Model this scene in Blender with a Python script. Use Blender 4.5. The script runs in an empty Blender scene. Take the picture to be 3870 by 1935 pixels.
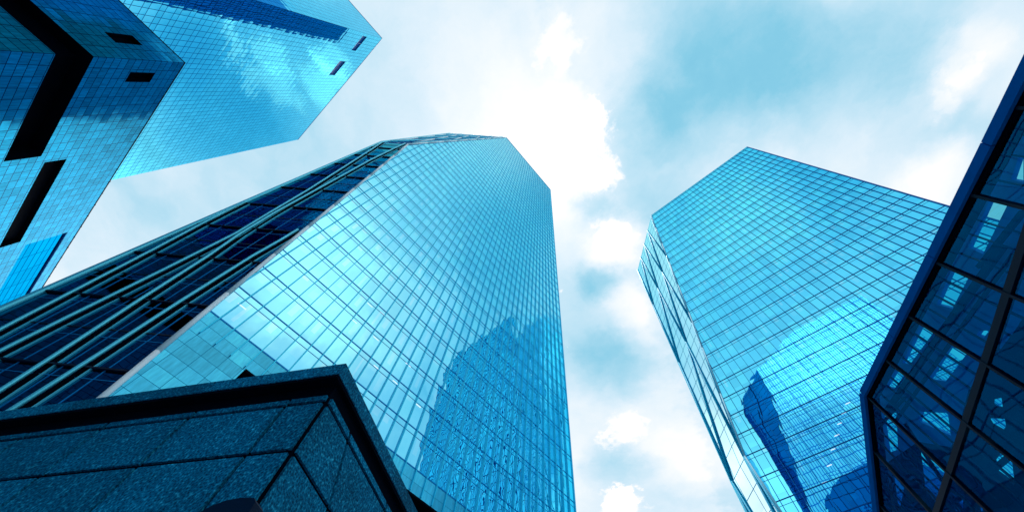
import bpy, bmesh, math, random
from mathutils import Vector, Matrix
from mathutils.geometry import tessellate_polygon

random.seed(7)
C = bpy.context.scene.collection
SC = bpy.context.scene
EYE = 1.6                       # camera height; "h" below = height above the eye

# ------------------------------------------------------------------ camera
cd = bpy.data.cameras.new("camera")
cam = bpy.data.objects.new("camera", cd); C.objects.link(cam)
cd.sensor_width = 36.0; cd.lens = 13.395
cd.clip_start = 0.05; cd.clip_end = 6000
RX = (-0.74697, -0.66086, 0.07281)          # image right
RD = (0.58364, -0.70423, -0.40427)          # image down
RF = (0.31844, -0.25948, 0.91174)           # view direction (steeply up)
cam.matrix_world = Matrix(((RX[0], -RD[0], -RF[0], 0), (RX[1], -RD[1], -RF[1], 0), (RX[2], -RD[2], -RF[2], EYE), (0, 0, 0, 1)))
SC.camera = cam
SC.view_settings.view_transform = 'Standard'
SC.view_settings.look = 'None'
SC.view_settings.exposure = 0.0
SC.view_settings.gamma = 1.0
SC.cycles.max_bounces = 10
SC.cycles.glossy_bounces = 6
SC.cycles.transparent_max_bounces = 12

# ------------------------------------------------------------------ sky and sun
SUN_DIR = Vector((0.1578, -0.1354, 0.9781)).normalized()
elev = math.asin(SUN_DIR.z); rot = math.atan2(SUN_DIR.x, SUN_DIR.y)

class NT:
    """small helper for building node trees"""
    def __init__(self, tree):
        self.t = tree
    def n(self, kind, **kw):
        nd = self.t.nodes.new(kind)
        for k, v in kw.items():
            setattr(nd, k, v)
        return nd
    def l(self, a, b):
        self.t.links.new(a, b)
    def put(self, sock, v):
        if hasattr(v, 'is_output'):
            self.l(v, sock)
        else:
            sock.default_value = v
    def m(self, op, a, b=0.0, c=None, clamp=False):
        nd = self.n('ShaderNodeMath', operation=op, use_clamp=clamp)
        self.put(nd.inputs[0], a); self.put(nd.inputs[1], b)
        if c is not None: self.put(nd.inputs[2], c)
        return nd.outputs[0]
    def v(self, op, a, b=None, scale=None):
        nd = self.n('ShaderNodeVectorMath', operation=op)
        self.put(nd.inputs[0], a)
        if b is not None: self.put(nd.inputs[1], b)
        if scale is not None: self.put(nd.inputs['Scale'], scale)
        return nd.outputs['Value'] if op in ('DISTANCE', 'LENGTH', 'DOT_PRODUCT') else nd.outputs[0]
    def noise(self, vec, scale, detail=2.0, rough=0.5, dims='3D', color=False, lac=2.0):
        nd = self.n('ShaderNodeTexNoise', noise_dimensions=dims)
        self.put(nd.inputs['Vector'], vec)
        nd.inputs['Scale'].default_value = scale; nd.inputs['Detail'].default_value = detail
        nd.inputs['Roughness'].default_value = rough; nd.inputs['Lacunarity'].default_value = lac
        return nd.outputs['Color'] if color else nd.outputs['Fac']
    def white(self, vec, color=False):
        nd = self.n('ShaderNodeTexWhiteNoise', noise_dimensions='3D')
        self.put(nd.inputs['Vector'], vec)
        return nd.outputs['Color'] if color else nd.outputs['Value']
    def comb(self, x, y, z=0.0):
        nd = self.n('ShaderNodeCombineXYZ')
        for i, q in enumerate((x, y, z)): self.put(nd.inputs[i], q)
        return nd.outputs[0]
    def sep(self, vec):
        nd = self.n('ShaderNodeSeparateXYZ'); self.put(nd.inputs[0], vec)
        return nd.outputs
    def ramp(self, fac, stops, interp='LINEAR'):
        nd = self.n('ShaderNodeValToRGB'); cr = nd.color_ramp; cr.interpolation = interp
        while len(cr.elements) < len(stops): cr.elements.new(0.5)
        for e, (p, col) in zip(cr.elements, stops):
            e.position = p; e.color = (*col, 1)
        self.put(nd.inputs[0], fac)
        return nd.outputs[0]
    def mix(self, fac, a, b, blend='MIX'):
        nd = self.n('ShaderNodeMix', data_type='RGBA', blend_type=blend)
        self.put(nd.inputs[0], fac)
        for s, q in ((nd.inputs[6], a), (nd.inputs[7], b)):
            self.put(s, (*q, 1) if isinstance(q, tuple) and len(q) == 3 else q)
        return nd.outputs[2]
    def smooth(self, val, lo, hi, a=0.0, b=1.0):
        nd = self.n('ShaderNodeMapRange', interpolation_type='SMOOTHSTEP')
        self.put(nd.inputs[0], val)
        for i, q in enumerate((lo, hi, a, b)): nd.inputs[i + 1].default_value = q
        return nd.outputs[0]

w = bpy.data.worlds.new("World"); SC.world = w; w.use_nodes = True
for nd in list(w.node_tree.nodes): w.node_tree.nodes.remove(nd)
W = NT(w.node_tree)
tc = W.n('ShaderNodeTexCoord')
dx, dy, dz = W.sep(tc.outputs['Generated'])[:3]
zz = W.m('MAXIMUM', dz, 0.06)
P0 = W.comb(W.m('DIVIDE', dx, zz), W.m('DIVIDE', dy, zz), 0.0)          # the flat cloud layer overhead
nb = W.noise(P0, 4.2, 9.0, 0.62, color=True)
P1 = W.v('ADD', P0, W.v('SCALE', W.v('SUBTRACT', nb, (0.5, 0.5, 0.5)), scale=0.22))
# cloud banks: centre on the layer, radius, weight (+ bright cloud, - gap of cyan sky)
BANKS = [   # soft banks
 (0.13, -0.07, 0.34, 0.26), (0.83, 0.36, 0.60, -0.17), (0.25, 0.30, 0.3, -0.08),
 (-0.56, -0.38, 0.42, -0.19), (-0.20, -0.06, 0.20, -0.12), (-0.33, -0.30, 0.22, -0.12), (-0.13, -0.21, 0.11, -0.20),
 (-0.25, -0.47, 0.16, 0.22), (-0.42, -0.64, 0.22, 0.24), (-0.58, -0.82, 0.12, 0.40),
 (-0.70, -0.55, 0.09, 0.26), (-0.65, -0.61, 0.07, 0.26), (-0.76, -0.66, 0.10, 0.26), (-0.78, -0.52, 0.10, 0.22),
 (0.085, -0.325, 0.06, -0.30), (0.00, -0.36, 0.10, -0.14), (0.085, -0.44, 0.09, 0.26),
 (0.215, -0.515, 0.075, -0.30), (0.20, -0.67, 0.12, 0.28), (0.35, -0.77, 0.16, -0.32),
 (0.60, -1.16, 0.14, -0.22), (0.32, -1.28, 0.22, 0.30),
 (0.42, -0.38, 0.12, 0.18), (0.72, -0.48, 0.24, -0.45), (0.45, -0.46, 0.28, -0.20), (0.62, -0.68, 0.12, -0.40), (0.25, 1.60, 0.40, 0.50), (1.55, -0.70, 0.80, 0.85),
 (-0.85, 0.06, 0.45, 0.62), (-0.22, -0.01, 0.16, 0.22), (-0.55, -0.05, 0.12, -0.10), (-0.38, 0.02, 0.20, -0.08),
 (-0.16, -1.10, 0.32, 1.0),
 (-0.20, 0.62, 0.16, 0.30), (-0.42, 0.60, 0.20, -0.15), (-0.02, 0.75, 0.2, -0.05),
]
PUFFS = [
 (0.49, -0.42, 0.05, 0.5), (0.45, -0.48, 0.055, 0.5), (0.53, -0.49, 0.04, 0.5), (0.40, -0.35, 0.06, 0.5), (0.47, -0.60, 0.03, 0.7), (0.51, -0.56, 0.03, 0.6), (0.34, -0.38, 0.05, 0.5), (0.565, -0.56, 0.02, 0.3),   # crisp-edged cumulus
 (-0.050, -0.13, 0.030, 0.30), (-0.035, -0.18, 0.045, 0.36), (0.005, -0.25, 0.055, 0.36), (-0.085, 0.05, 0.05, 0.14),
 (0.47, -1.04, 0.075, 0.24), (0.56, -1.03, 0.05, 0.25), (0.71, -1.36, 0.085, 0.55), (0.66, -1.31, 0.05, 0.4), (0.085, -0.40, 0.05, 0.2),
 (-0.63, -0.63, 0.035, 0.08), (-0.69, -0.57, 0.04, 0.08),
]
nb2 = W.noise(P0, 22.0, 6.0, 0.6, color=True)
P2 = W.v('ADD', P1, W.v('SCALE', W.v('SUBTRACT', nb2, (0.5, 0.5, 0.5)), scale=0.12))
b = W.m('ADD', W.m('MULTIPLY', W.m('SUBTRACT', W.noise(P1, 2.6, 9.0, 0.60), 0.5), 0.62), 0.595)
for (u, v, r, wt) in BANKS:
    b = W.m('MULTIPLY_ADD', W.smooth(W.v('DISTANCE', P1, (u, v, 0.0)), 0.25 * r, 1.35 * r, 1.0, 0.0), wt, b)
for (u, v, r, wt) in PUFFS:
    b = W.m('MULTIPLY_ADD', W.smooth(W.v('DISTANCE', P2, (u, v, 0.0)), 0.60 * r, 1.15 * r, 1.0, 0.0), wt, b)
# the long edge of the bright bank on the left
ed_ = W.v('DOT_PRODUCT', P2, (-0.955, -0.298, 0.0))
b = W.m('MULTIPLY_ADD', W.smooth(ed_, 0.030, 0.105, 1.0, 0.0), 0.15, b)
skycol = W.ramp(W.m('MULTIPLY', b, 0.5, clamp=True), [(0.0, (0.09, 0.46, 0.72)), (0.16, (0.25, 0.64, 0.84)), (0.26, (0.50, 0.79, 0.95)),
                                  (0.36, (0.76, 0.92, 1.03)), (0.47, (1.02, 1.05, 1.06)), (0.60, (1.35, 1.35, 1.35)), (1.0, (3.0, 3.0, 3.0))])
st = W.n('ShaderNodeTexSky', sky_type='NISHITA')
st.sun_disc = False; st.sun_elevation = elev; st.sun_rotation = rot
st.air_density = 1.2; st.dust_density = 2.0; st.ozone_density = 1.5
bg1 = W.n('ShaderNodeBackground'); W.l(st.outputs[0], bg1.inputs[0]); bg1.inputs[1].default_value = 0.05
bg2 = W.n('ShaderNodeBackground'); W.l(skycol, bg2.inputs[0]); bg2.inputs[1].default_value = 1.0
# below the horizon the world is dull
hz = W.smooth(dz, -0.02, 0.10, 0.0, 1.0)
mx = W.n('ShaderNodeMixShader'); W.l(W.m('MULTIPLY', hz, 0.94), mx.inputs[0]); W.l(bg1.outputs[0], mx.inputs[1]); W.l(bg2.outputs[0], mx.inputs[2])
wo = W.n('ShaderNodeOutputWorld'); W.l(mx.outputs[0], wo.inputs[0])

sd = bpy.data.lights.new("sun", 'SUN'); sd.energy = 2.0; sd.angle = math.radians(6); sd.color = (1.0, 0.96, 0.9)
sun = bpy.data.objects.new("sun", sd); C.objects.link(sun)
sun.rotation_euler = SUN_DIR.to_track_quat('Z', 'Y').to_euler()

# ------------------------------------------------------------------ materials
def mat(name):
    m = bpy.data.materials.new(name); m.use_nodes = True
    t = m.node_tree
    for nd in list(t.nodes): t.nodes.remove(nd)
    N = NT(t)
    out = N.n('ShaderNodeOutputMaterial'); p = N.n('ShaderNodeBsdfPrincipled')
    N.l(p.outputs[0], out.inputs[0])
    return m, N, p, out

def paint(name, col, rough=0.45, metal=0.0, var=0.15, scale=1.5, spec=0.4):
    m, N, p, _ = mat(name)
    g = N.n('ShaderNodeNewGeometry').outputs['Position']
    f = N.noise(g, scale, 4.0, 0.6)
    N.put(p.inputs['Base Color'], N.mix(f, tuple(c * (1 - var) for c in col), tuple(min(1, c * (1 + var)) for c in col)))
    p.inputs['Roughness'].default_value = rough; p.inputs['Metallic'].default_value = metal
    p.inputs['Specular IOR Level'].default_value = spec
    return m

def glass(name, tint, cu, cv, wave=0.02, pillow=0.01, tilt=0.006, var=0.10, patches=0.0, patch_col=(0.5, 0.85, 1.0), nscale=0.35,
          joint=0.0, joint_col=(0.0, 0.03, 0.12), alt=0.0, rough=0.015, streak=0.0, diffuse=0.0, sx=1.0, edge=(0.35, 0.9, 1.0)):
    """coated curtain-wall glass: metallic mirror with pane waviness; UVs are metres on the facade"""
    m, N, p, out = mat(name)
    uv = N.n('ShaderNodeUVMap').outputs[0]
    u, v = N.sep(uv)[:2]
    fu = N.m('DIVIDE', u, cu); fv = N.m('DIVIDE', v, cv)
    iu = N.m('FLOOR', fu); iv = N.m('FLOOR', fv)
    ru = N.m('SUBTRACT', fu, iu); rv = N.m('SUBTRACT', fv, iv)
    cell = N.comb(iu, iv, 3.7)
    if alt > 0.0:
        # rows alternate between a tall and a short pane
        up = N.m('GREATER_THAN', rv, alt)
        cell = N.comb(iu, N.m('ADD', iv, N.m('MULTIPLY', up, 0.5)), 3.7)
    rnd = N.white(cell); rnc = N.white(cell, True)
    # normal
    seed = N.v('SCALE', N.v('SUBTRACT', rnc, (0.5, 0.5, 0.5)), scale=9.0)
    nv = N.v('ADD', N.v('MULTIPLY', uv, (sx, 1, 1)), seed)
    nz = N.v('SUBTRACT', N.noise(nv, nscale, 2.0, 0.5, color=True), (0.5, 0.5, 0.5))
    tl = N.v('SUBTRACT', rnc, (0.5, 0.5, 0.5))
    pl = N.comb(N.m('SUBTRACT', ru, 0.5), N.m('SUBTRACT', rv, 0.5), 0.0)
    s = N.v('ADD', N.v('SCALE', nz, scale=wave), N.v('SCALE', tl, scale=tilt))
    s = N.v('ADD', s, N.v('SCALE', pl, scale=pillow))
    s = N.v('MULTIPLY', s, (1, 1, 0))
    nm = N.n('ShaderNodeNormalMap'); nm.space = 'TANGENT'
    N.l(N.v('ADD', s, (0.5, 0.5, 1.0)), nm.inputs['Color'])
    # colour
    k = N.m('MULTIPLY_ADD', rnd, 2 * var, 1 - var)
    col = N.v('SCALE', (tint[0], tint[1], tint[2]), scale=k)
    if streak > 0.0:
        sv = N.noise(N.v('MULTIPLY', nv, (4.0, 0.5, 1)), 1.2, 4.0, 0.65)
        col = N.v('SCALE', col, scale=N.m('MULTIPLY_ADD', sv, 2 * streak, 1 - streak))
    if patches > 0.0:
        # blinds drawn part of the way down and lit ceilings behind some panes
        r1, r2, r3 = N.sep(N.white(N.comb(iu, iv, 11.3), True))[:3]
        inx = N.m('MULTIPLY', N.m('GREATER_THAN', ru, N.m('MULTIPLY', r2, 0.45)), N.m('LESS_THAN', ru, N.m('MULTIPLY_ADD', r3, 0.5, 0.5)))
        iny = N.m('MULTIPLY', N.m('LESS_THAN', rv, 0.80), N.m('GREATER_THAN', rv, N.m('MULTIPLY', r3, 0.75)))
        on = N.m('MULTIPLY', N.m('GREATER_THAN', r1, 0.45), N.m('MULTIPLY', inx, iny))
        col = N.mix(N.m('MULTIPLY', on, N.m('MULTIPLY', r2, patches)), col, patch_col)
    if joint > 0.0:
        ju = N.m('LESS_THAN', N.m('MULTIPLY', N.m('MINIMUM', ru, N.m('SUBTRACT', 1.0, ru)), cu), joint)
        jv = N.m('LESS_THAN', N.m('MULTIPLY', N.m('MINIMUM', rv, N.m('SUBTRACT', 1.0, rv)), cv), joint)
        j = N.m('MAXIMUM', ju, jv)
        if alt > 0.0:
            j = N.m('MAXIMUM', j, N.m('LESS_THAN', N.m('MULTIPLY', N.m('ABSOLUTE', N.m('SUBTRACT', rv, alt)), cv), joint))
        col = N.mix(j, col, joint_col)
    N.put(p.inputs['Base Color'], col)
    p.inputs['Metallic'].default_value = 1.0 - diffuse
    p.inputs['Specular Tint'].default_value = (*edge, 1)
    p.inputs['Roughness'].default_value = rough; p.inputs['Specular IOR Level'].default_value = 0.1
    N.l(nm.outputs[0], p.inputs['Normal'])
    return m

M_GLASS_M = glass('tower_glass_pale', (0.25, 0.79, 1.0), 1.543, 4.05, wave=0.024, pillow=0.010, tilt=0.004, var=0.07, patches=0.22, patch_col=(0.8, 0.95, 1.0), nscale=0.5, sx=1.6, edge=(0.6, 1, 1))
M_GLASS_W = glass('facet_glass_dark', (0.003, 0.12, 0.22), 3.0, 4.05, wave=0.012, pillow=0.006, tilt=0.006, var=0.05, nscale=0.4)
M_GLASS_R = glass('tower_glass_azure', (0.12, 0.72, 1.0), 1.5, 3.93, wave=0.004, pillow=0.0025, tilt=0.0006, var=0.10, patches=0.35, patch_col=(0.42, 0.82, 0.96), nscale=0.45, edge=(0.4, 0.95, 1.0))
M_GLASS_N = glass('north_glass_navy', (0.0, 0.12, 0.38), 1.5, 4.05, wave=0.02, pillow=0.008, tilt=0.006, var=0.1, joint=0.16, joint_col=(0.0, 0.0, 0.02))
M_GLASS_F = glass('facet_glass_pale', (0.70, 0.93, 1.0), 3.0, 3.93, wave=0.012, pillow=0.004, tilt=0.006, var=0.05)
M_GLASS_L = glass('panel_glass_blue', (0.11, 0.68, 0.95), 1.5, 3.2, wave=0.008, pillow=0.005, tilt=0.002, var=0.06, joint=0.06, joint_col=(0.0, 0.07, 0.26), alt=0.61, nscale=0.5, edge=(0.6, 0.95, 1.0))
M_STONE_D = glass('polished_blue_stone', (0.0, 0.42, 0.72), 1.66, 0.895, wave=0.014, pillow=0.0, tilt=0.008, var=0.16, joint=0.035, joint_col=(0.0, 0.02, 0.10), streak=0.8, rough=0.10, diffuse=0.55, nscale=0.6, edge=(0.0, 0.8, 1.0))
M_STONE_BAND = glass('pale_blue_stone', (0.10, 0.70, 0.94), 1.543, 1.25, wave=0.01, pillow=0.0, tilt=0.01, var=0.20, joint=0.02, joint_col=(0.0, 0.2, 0.35), streak=0.45, rough=0.25, diffuse=0.6)
M_FIN_M = paint('cyan_painted_metal', (0.04, 0.66, 0.92), 0.4, 0.55, spec=0.15)
M_FIN_R = paint('blue_painted_metal', (0.0, 0.20, 0.56), 0.45, spec=0.12)
M_BAND_M = paint('navy_painted_metal', (0.0, 0.28, 0.66), 0.45, 0.3, spec=0.12)
M_BAND_R = paint('deep_navy_metal', (0.0, 0.11, 0.40), 0.5, spec=0.12)
M_THIN = paint('teal_gasket', (0.0, 0.55, 0.80), 0.5, spec=0.15)
M_TUBE = paint('light_teal_metal', (0.14, 0.80, 0.98), 0.42, 0.45, 0.08, 0.6, spec=0.5)
M_WHITE = paint('off_white_metal', (0.97, 0.98, 0.98), 0.5, 0.0, 0.02)
M_PALE = paint('pale_blue_metal', (0.45, 0.82, 0.95), 0.6, 0.0, 0.05, spec=0.1)
M_BLACK = paint('black_recess', (0.0, 0.002, 0.008), 0.8, spec=0.05)
M_DARK = paint('near_black_metal', (0.0, 0.006, 0.03), 0.5, spec=0.2)
M_GTRIM = paint('blue_fascia_metal', (0.0, 0.16, 0.52), 0.6, spec=0.0)
M_LAMP, N_, p_, o_ = mat('ceiling_lamp')
p_.inputs['Base Color'].default_value = (0.9, 0.97, 1, 1)
p_.inputs['Emission Color'].default_value = (0.85, 0.97, 1, 1); p_.inputs['Emission Strength'].default_value = 0.7

def granite(name):
    m, N, p, _ = mat(name)
    g = N.n('ShaderNodeTexCoord').outputs['Object']
    a = N.noise(g, 46.0, 6.0, 0.85)
    c = N.noise(g, 1.6, 5.0, 0.65)
    vor = N.n('ShaderNodeTexVoronoi'); N.l(g, vor.inputs['Vector']); vor.inputs['Scale'].default_value = 40.0
    f = N.m('ADD', N.m('MULTIPLY', a, 0.75), N.m('MULTIPLY', vor.outputs['Distance'], 0.35))
    col = N.ramp(f, [(0.36, (0.0, 0.006, 0.02)), (0.50, (0.0, 0.085, 0.17)), (0.62, (0.0, 0.14, 0.26)), (0.80, (0.04, 0.46, 0.64))])
    isl = N.n('ShaderNodeNewGeometry').outputs['Random Per Island']
    col = N.v('SCALE', col, scale=N.m('MULTIPLY', N.m('MULTIPLY_ADD', c, 1.9, 0.42), N.m('MULTIPLY_ADD', isl, 0.5, 0.80)))
    N.put(p.inputs['Base Color'], col)
    p.inputs['Roughness'].default_value = 0.7; p.inputs['Specular IOR Level'].default_value = 0.04
    bp = N.n('ShaderNodeBump'); N.l(a, bp.inputs['Height']); bp.inputs['Strength'].default_value = 0.6; bp.inputs['Distance'].default_value = 0.01
    N.l(bp.outputs[0], p.inputs['Normal'])
    return m
M_GRANITE = granite('speckled_blue_granite')

# clear dark glazing of the low pavilion: part mirror, part see-through
def pavilion_glass():
    m, N, p, out = mat('pavilion_dark_glass')
    uv = N.n('ShaderNodeUVMap').outputs[0]
    nz = N.v('SUBTRACT', N.noise(uv, 0.45, 2.0, 0.5, color=True), (0.5, 0.5, 0.5))
    nm = N.n('ShaderNodeNormalMap'); N.l(N.v('ADD', N.v('MULTIPLY', N.v('SCALE', nz, scale=0.022), (1, 1, 0)), (0.5, 0.5, 1.0)), nm.inputs['Color'])
    gl = N.n('ShaderNodeBsdfGlossy'); gl.inputs['Color'].default_value = (0.0, 0.09, 0.21, 1); gl.inputs['Roughness'].default_value = 0.01
    N.l(nm.outputs[0], gl.inputs['Normal'])
    tr = N.n('ShaderNodeBsdfTransparent'); tr.inputs['Color'].default_value = (0.25, 0.95, 1.0, 1)
    fr = N.n('ShaderNodeFresnel'); fr.inputs['IOR'].default_value = 1.7; N.l(nm.outputs[0], fr.inputs['Normal'])
    f = N.m('MULTIPLY_ADD', fr.outputs[0], 0.40, 0.015, clamp=True)
    mx = N.n('ShaderNodeMixShader'); N.l(f, mx.inputs[0]); N.l(tr.outputs[0], mx.inputs[1]); N.l(gl.outputs[0], mx.inputs[2])
    N.l(mx.outputs[0], out.inputs[0])
    t = m.node_tree; t.nodes.remove(p)
    return m
M_PAV = pavilion_glass()
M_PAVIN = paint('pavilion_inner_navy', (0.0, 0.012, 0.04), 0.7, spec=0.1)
M_PAVREFL = paint('pavilion_reflection_blue', (0.0, 0.30, 0.90), 0.6, spec=0.2)  # blue of the reflection painted onto the screen behind the glass

# ------------------------------------------------------------------ mesh helpers
def link(name, me, m, parent=None):
    o = bpy.data.objects.new(name, me); C.objects.link(o)
    if m: me.materials.append(m)
    if parent:
        o.parent = parent; o.matrix_parent_inverse = parent.matrix_world.inverted()
    return o

def thing(name, label, cat, loc, group=None):
    o = bpy.data.objects.new(name, None); C.objects.link(o)
    o.location = loc; o['label'] = label; o['category'] = cat
    if group: o['group'] = group
    bpy.context.view_layer.update()
    return o

class MB:
    def __init__(self): self.v = []; self.f = []; self.uv = []
    def quad(self, pts, uvs=None):
        i = len(self.v); self.v += [tuple(p) for p in pts]; self.f.append(tuple(range(i, i + len(pts))))
        self.uv += list(uvs) if uvs else [(0, 0)] * len(pts)
    def hexa(self, p):          # 8 corners: bottom 4 ccw, top 4 ccw
        for q in ((0, 3, 2, 1), (4, 5, 6, 7), (0, 1, 5, 4), (1, 2, 6, 5), (2, 3, 7, 6), (3, 0, 4, 7)):
            self.quad([p[k] for k in q])
    def box(self, a, b):
        (x0, y0, z0), (x1, y1, z1) = a, b
        self.hexa([(x0, y0, z0), (x1, y0, z0), (x1, y1, z0), (x0, y1, z0), (x0, y0, z1), (x1, y0, z1), (x1, y1, z1), (x0, y1, z1)])
    def bar(self, p, q, side, out, wdt, d0, d1):
        """box along p->q, width wdt along `side`, from depth d0 to d1 along `out`"""
        p, q, side, out = Vector(p), Vector(q), Vector(side), Vector(out)
        s = side * wdt / 2
        self.hexa([p - s + out * d0, p + s + out * d0, p + s + out * d1, p - s + out * d1,
                   q - s + out * d0, q + s + out * d0, q + s + out * d1, q - s + out * d1])
    def tube(self, pts, r, n=10):
        pts = [Vector(p) for p in pts]; rings = []
        for i, p in enumerate(pts):
            t = (pts[min(i + 1, len(pts) - 1)] - pts[max(i - 1, 0)]).normalized()
            a = t.cross(Vector((0.3, 0.9, 0.2))).normalized(); bb = t.cross(a)
            rings.append([p + (a * math.cos(2 * math.pi * k / n) + bb * math.sin(2 * math.pi * k / n)) * r for k in range(n)])
        for i in range(len(pts) - 1):
            for k in range(n):
                self.quad([rings[i][k], rings[i][(k + 1) % n], rings[i + 1][(k + 1) % n], rings[i + 1][k]])
        self.quad(rings[0][::-1]); self.quad(rings[-1])
    def build(self, name, m, parent=None, smooth=False):
        me = bpy.data.meshes.new(name); me.from_pydata(self.v, [], self.f)
        ul = me.uv_layers.new(name='UVMap')
        for i, q in enumerate(self.uv): ul.data[i].uv = q
        bm = bmesh.new(); bm.from_mesh(me)
        bmesh.ops.remove_doubles(bm, verts=bm.verts, dist=1e-5) if smooth else None
        bm.to_mesh(me); bm.free()
        me.update()
        if smooth:
            for pl in me.polygons: pl.use_smooth = True
        return link(name, me, m, parent)

def H(p):                       # eye-relative height -> world
    return (p[0], p[1], p[2] + EYE)

class Plane:
    """a facade plane: origin, horizontal axis s, rising axis t (unit height steps), outward normal"""
    def __init__(self, fn, normal):
        self.fn = fn; self.n = Vector(normal).normalized()
        self.sx = (Vector(fn(1, 0)) - Vector(fn(0, 0))).normalized()
        self.tx = (Vector(fn(0, 1)) - Vector(fn(0, 0))).normalized()
    def at(self, s, h, o=0.0): return Vector(H(self.fn(s, h))) + self.n * o

def clip_h(poly, h):            # spans of s inside the polygon at height h
    xs = []
    for (a, b2) in zip(poly, poly[1:] + poly[:1]):
        if (a[1] - h) * (b2[1] - h) < 0:
            xs.append(a[0] + (b2[0] - a[0]) * (h - a[1]) / (b2[1] - a[1]))
    xs.sort(); return list(zip(xs[::2], xs[1::2]))
def clip_s(poly, s):
    return clip_h([(q[1], q[0]) for q in poly], s)

def facade(name, pl, poly, m, parent, uo=0.0, vo=0.0):
    mb = MB()
    pts = [pl.at(s, h) for s, h in poly]; uvs = [(s - uo, h - vo) for s, h in poly]
    nrm = (pts[1] - pts[0]).cross(pts[2] - pts[1])
    for i in range(len(poly)):
        nrm = nrm if nrm.length > 1e-6 else (pts[i - 1] - pts[i - 2]).cross(pts[i] - pts[i - 1])
    area = sum((poly[i][0] * poly[(i + 1) % len(poly)][1] - poly[(i + 1) % len(poly)][0] * poly[i][1]) for i in range(len(poly)))
    ccw_n = pl.sx.cross(pl.tx)
    if (ccw_n.dot(pl.n) > 0) != (area > 0):
        pts.reverse(); uvs.reverse()
    mb.quad(pts, uvs)
    return mb.build(name, m, parent)

# ------------------------------------------------------------------ setting
def ground():
    m, N, p, _ = mat('paving')
    g = N.n('ShaderNodeNewGeometry').outputs['Position']
    br = N.n('ShaderNodeTexBrick'); N.l(g, br.inputs['Vector']); br.inputs['Scale'].default_value = 0.6
    br.inputs['Color1'].default_value = (0.10, 0.24, 0.32, 1); br.inputs['Color2'].default_value = (0.13, 0.28, 0.36, 1); br.inputs['Mortar'].default_value = (0.08, 0.18, 0.25, 1)
    N.l(br.outputs['Color'], p.inputs['Base Color']); p.inputs['Roughness'].default_value = 0.8
    mb = MB(); S = 1500
    mb.quad([(-S, -S, 0), (S, -S, 0), (S, S, 0), (-S, S, 0)])
    o = mb.build('ground', m); o['kind'] = 'structure'
ground()

# ------------------------------------------------------------------ middle tower
XM = 34.4; YN = 17.3; YS = -49.4; HM = 240.0; XE = 72.5; HK = 98.6
def cutM(h):
    return 4.9 + (0.138 * (h - HK) if h > HK else 0.0926 * (HK - h))
tm = thing('glass_tower', 'tallest pale cyan glass tower in the middle with a slanted white corner pipe', 'tower', (XM + 20, -16, 0))
pMain = Plane(lambda s, h: (XM, s, h), (-1, 0, 0))
polyM = [(YS, 27.55), (YN - cutM(27.55), 27.55), (YN - cutM(HK), HK), (YN - cutM(HM), HM), (YS, HM)]
facade('glass_facade', pMain, polyM, M_GLASS_M, tm, uo=YS, vo=27.55)
stoneP = [(YS, 25.2), (-0.2, 25.2), (-0.2, 0.0), (YN - cutM(0.0), 0.0), (YN - cutM(27.55), 27.55), (YS, 27.55)]
so = facade('stone_base', pMain, stoneP, M_STONE_BAND, tm, uo=YS, vo=0.0)
so['label'] = 'pale stone slabs below the lowest glass storey'
for k in range(1, 44):
    y = YS + 1.543 * k
    allp = [(YS, 25.2), (YN - cutM(25.2), 25.2)] + polyM[1:]
    for (a, b2) in clip_s(allp, y):
        mb = MB(); mb.bar(pMain.at(y, a), pMain.at(y, b2), (0, 1, 0), (-1, 0, 0), 0.10, -0.01, 0.26)
        mb.build('mullion', M_FIN_M, tm)
k = 0
while 27.55 + 4.05 * k < HM - 1:
    h = 27.55 + 4.05 * k
    for (a, b2) in clip_h(polyM, max(h, 27.56)):
        mb = MB(); mb.bar(pMain.at(a, h), pMain.at(b2, h), (0, 0, 1), (-1, 0, 0), 0.13, -0.01, 0.04)
        if k: mb.bar(pMain.at(a, h - 0.8), pMain.at(b2, h - 0.8), (0, 0, 1), (-1, 0, 0), 0.045, -0.01, 0.03)
        mb.build('floor_band', M_BAND_M, tm)
    k += 1
# vertical corner trim on the right, roof coping
mb = MB(); mb.box((XM - 0.14, YS - 0.14, 22 + EYE), (XM + 0.10, YS + 0.10, HM + EYE)); mb.build('corner_trim', M_FIN_M, tm)
mb = MB(); mb.box((XM - 0.12, YS, HM + EYE), (XM + 0.5, YN - cutM(HM), HM + EYE + 0.35)); mb.build('roof_coping', M_TUBE, tm)
# other walls
def wall(name, pts, m, parent, us=None):
    mb = MB(); p0 = Vector(pts[0]); ax = (Vector(pts[1]) - p0); ax.z = 0; ax.normalize()
    mb.quad([H(p) for p in pts], [((Vector(p) - p0).dot(ax), p[2]) for p in pts]); return mb.build(name, m, parent)
c0, cK, cT = cutM(0), cutM(HK), cutM(HM)
wall('north_facade', [(XE, YN, 0), (XM + c0, YN, 0), (XM + cK, YN, HK), (XM + cT, YN, HM), (XE, YN, HM)], M_GLASS_N, tm)
wall('south_facade', [(XM, YS, 25.2), (XE, YS, 25.2), (XE, YS, HM), (XM, YS, HM)], M_GLASS_M, tm)
wall('rear_facade', [(XE, YS, 0), (XE, YN, 0), (XE, YN, HM), (XE, YS, HM)], M_GLASS_M, tm)
wall('roof', [(XM, YS, HM), (XE, YS, HM), (XE, YN, HM), (XM + cT, YN, HM), (XM, YN - cT, HM)], M_DARK, tm)
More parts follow.
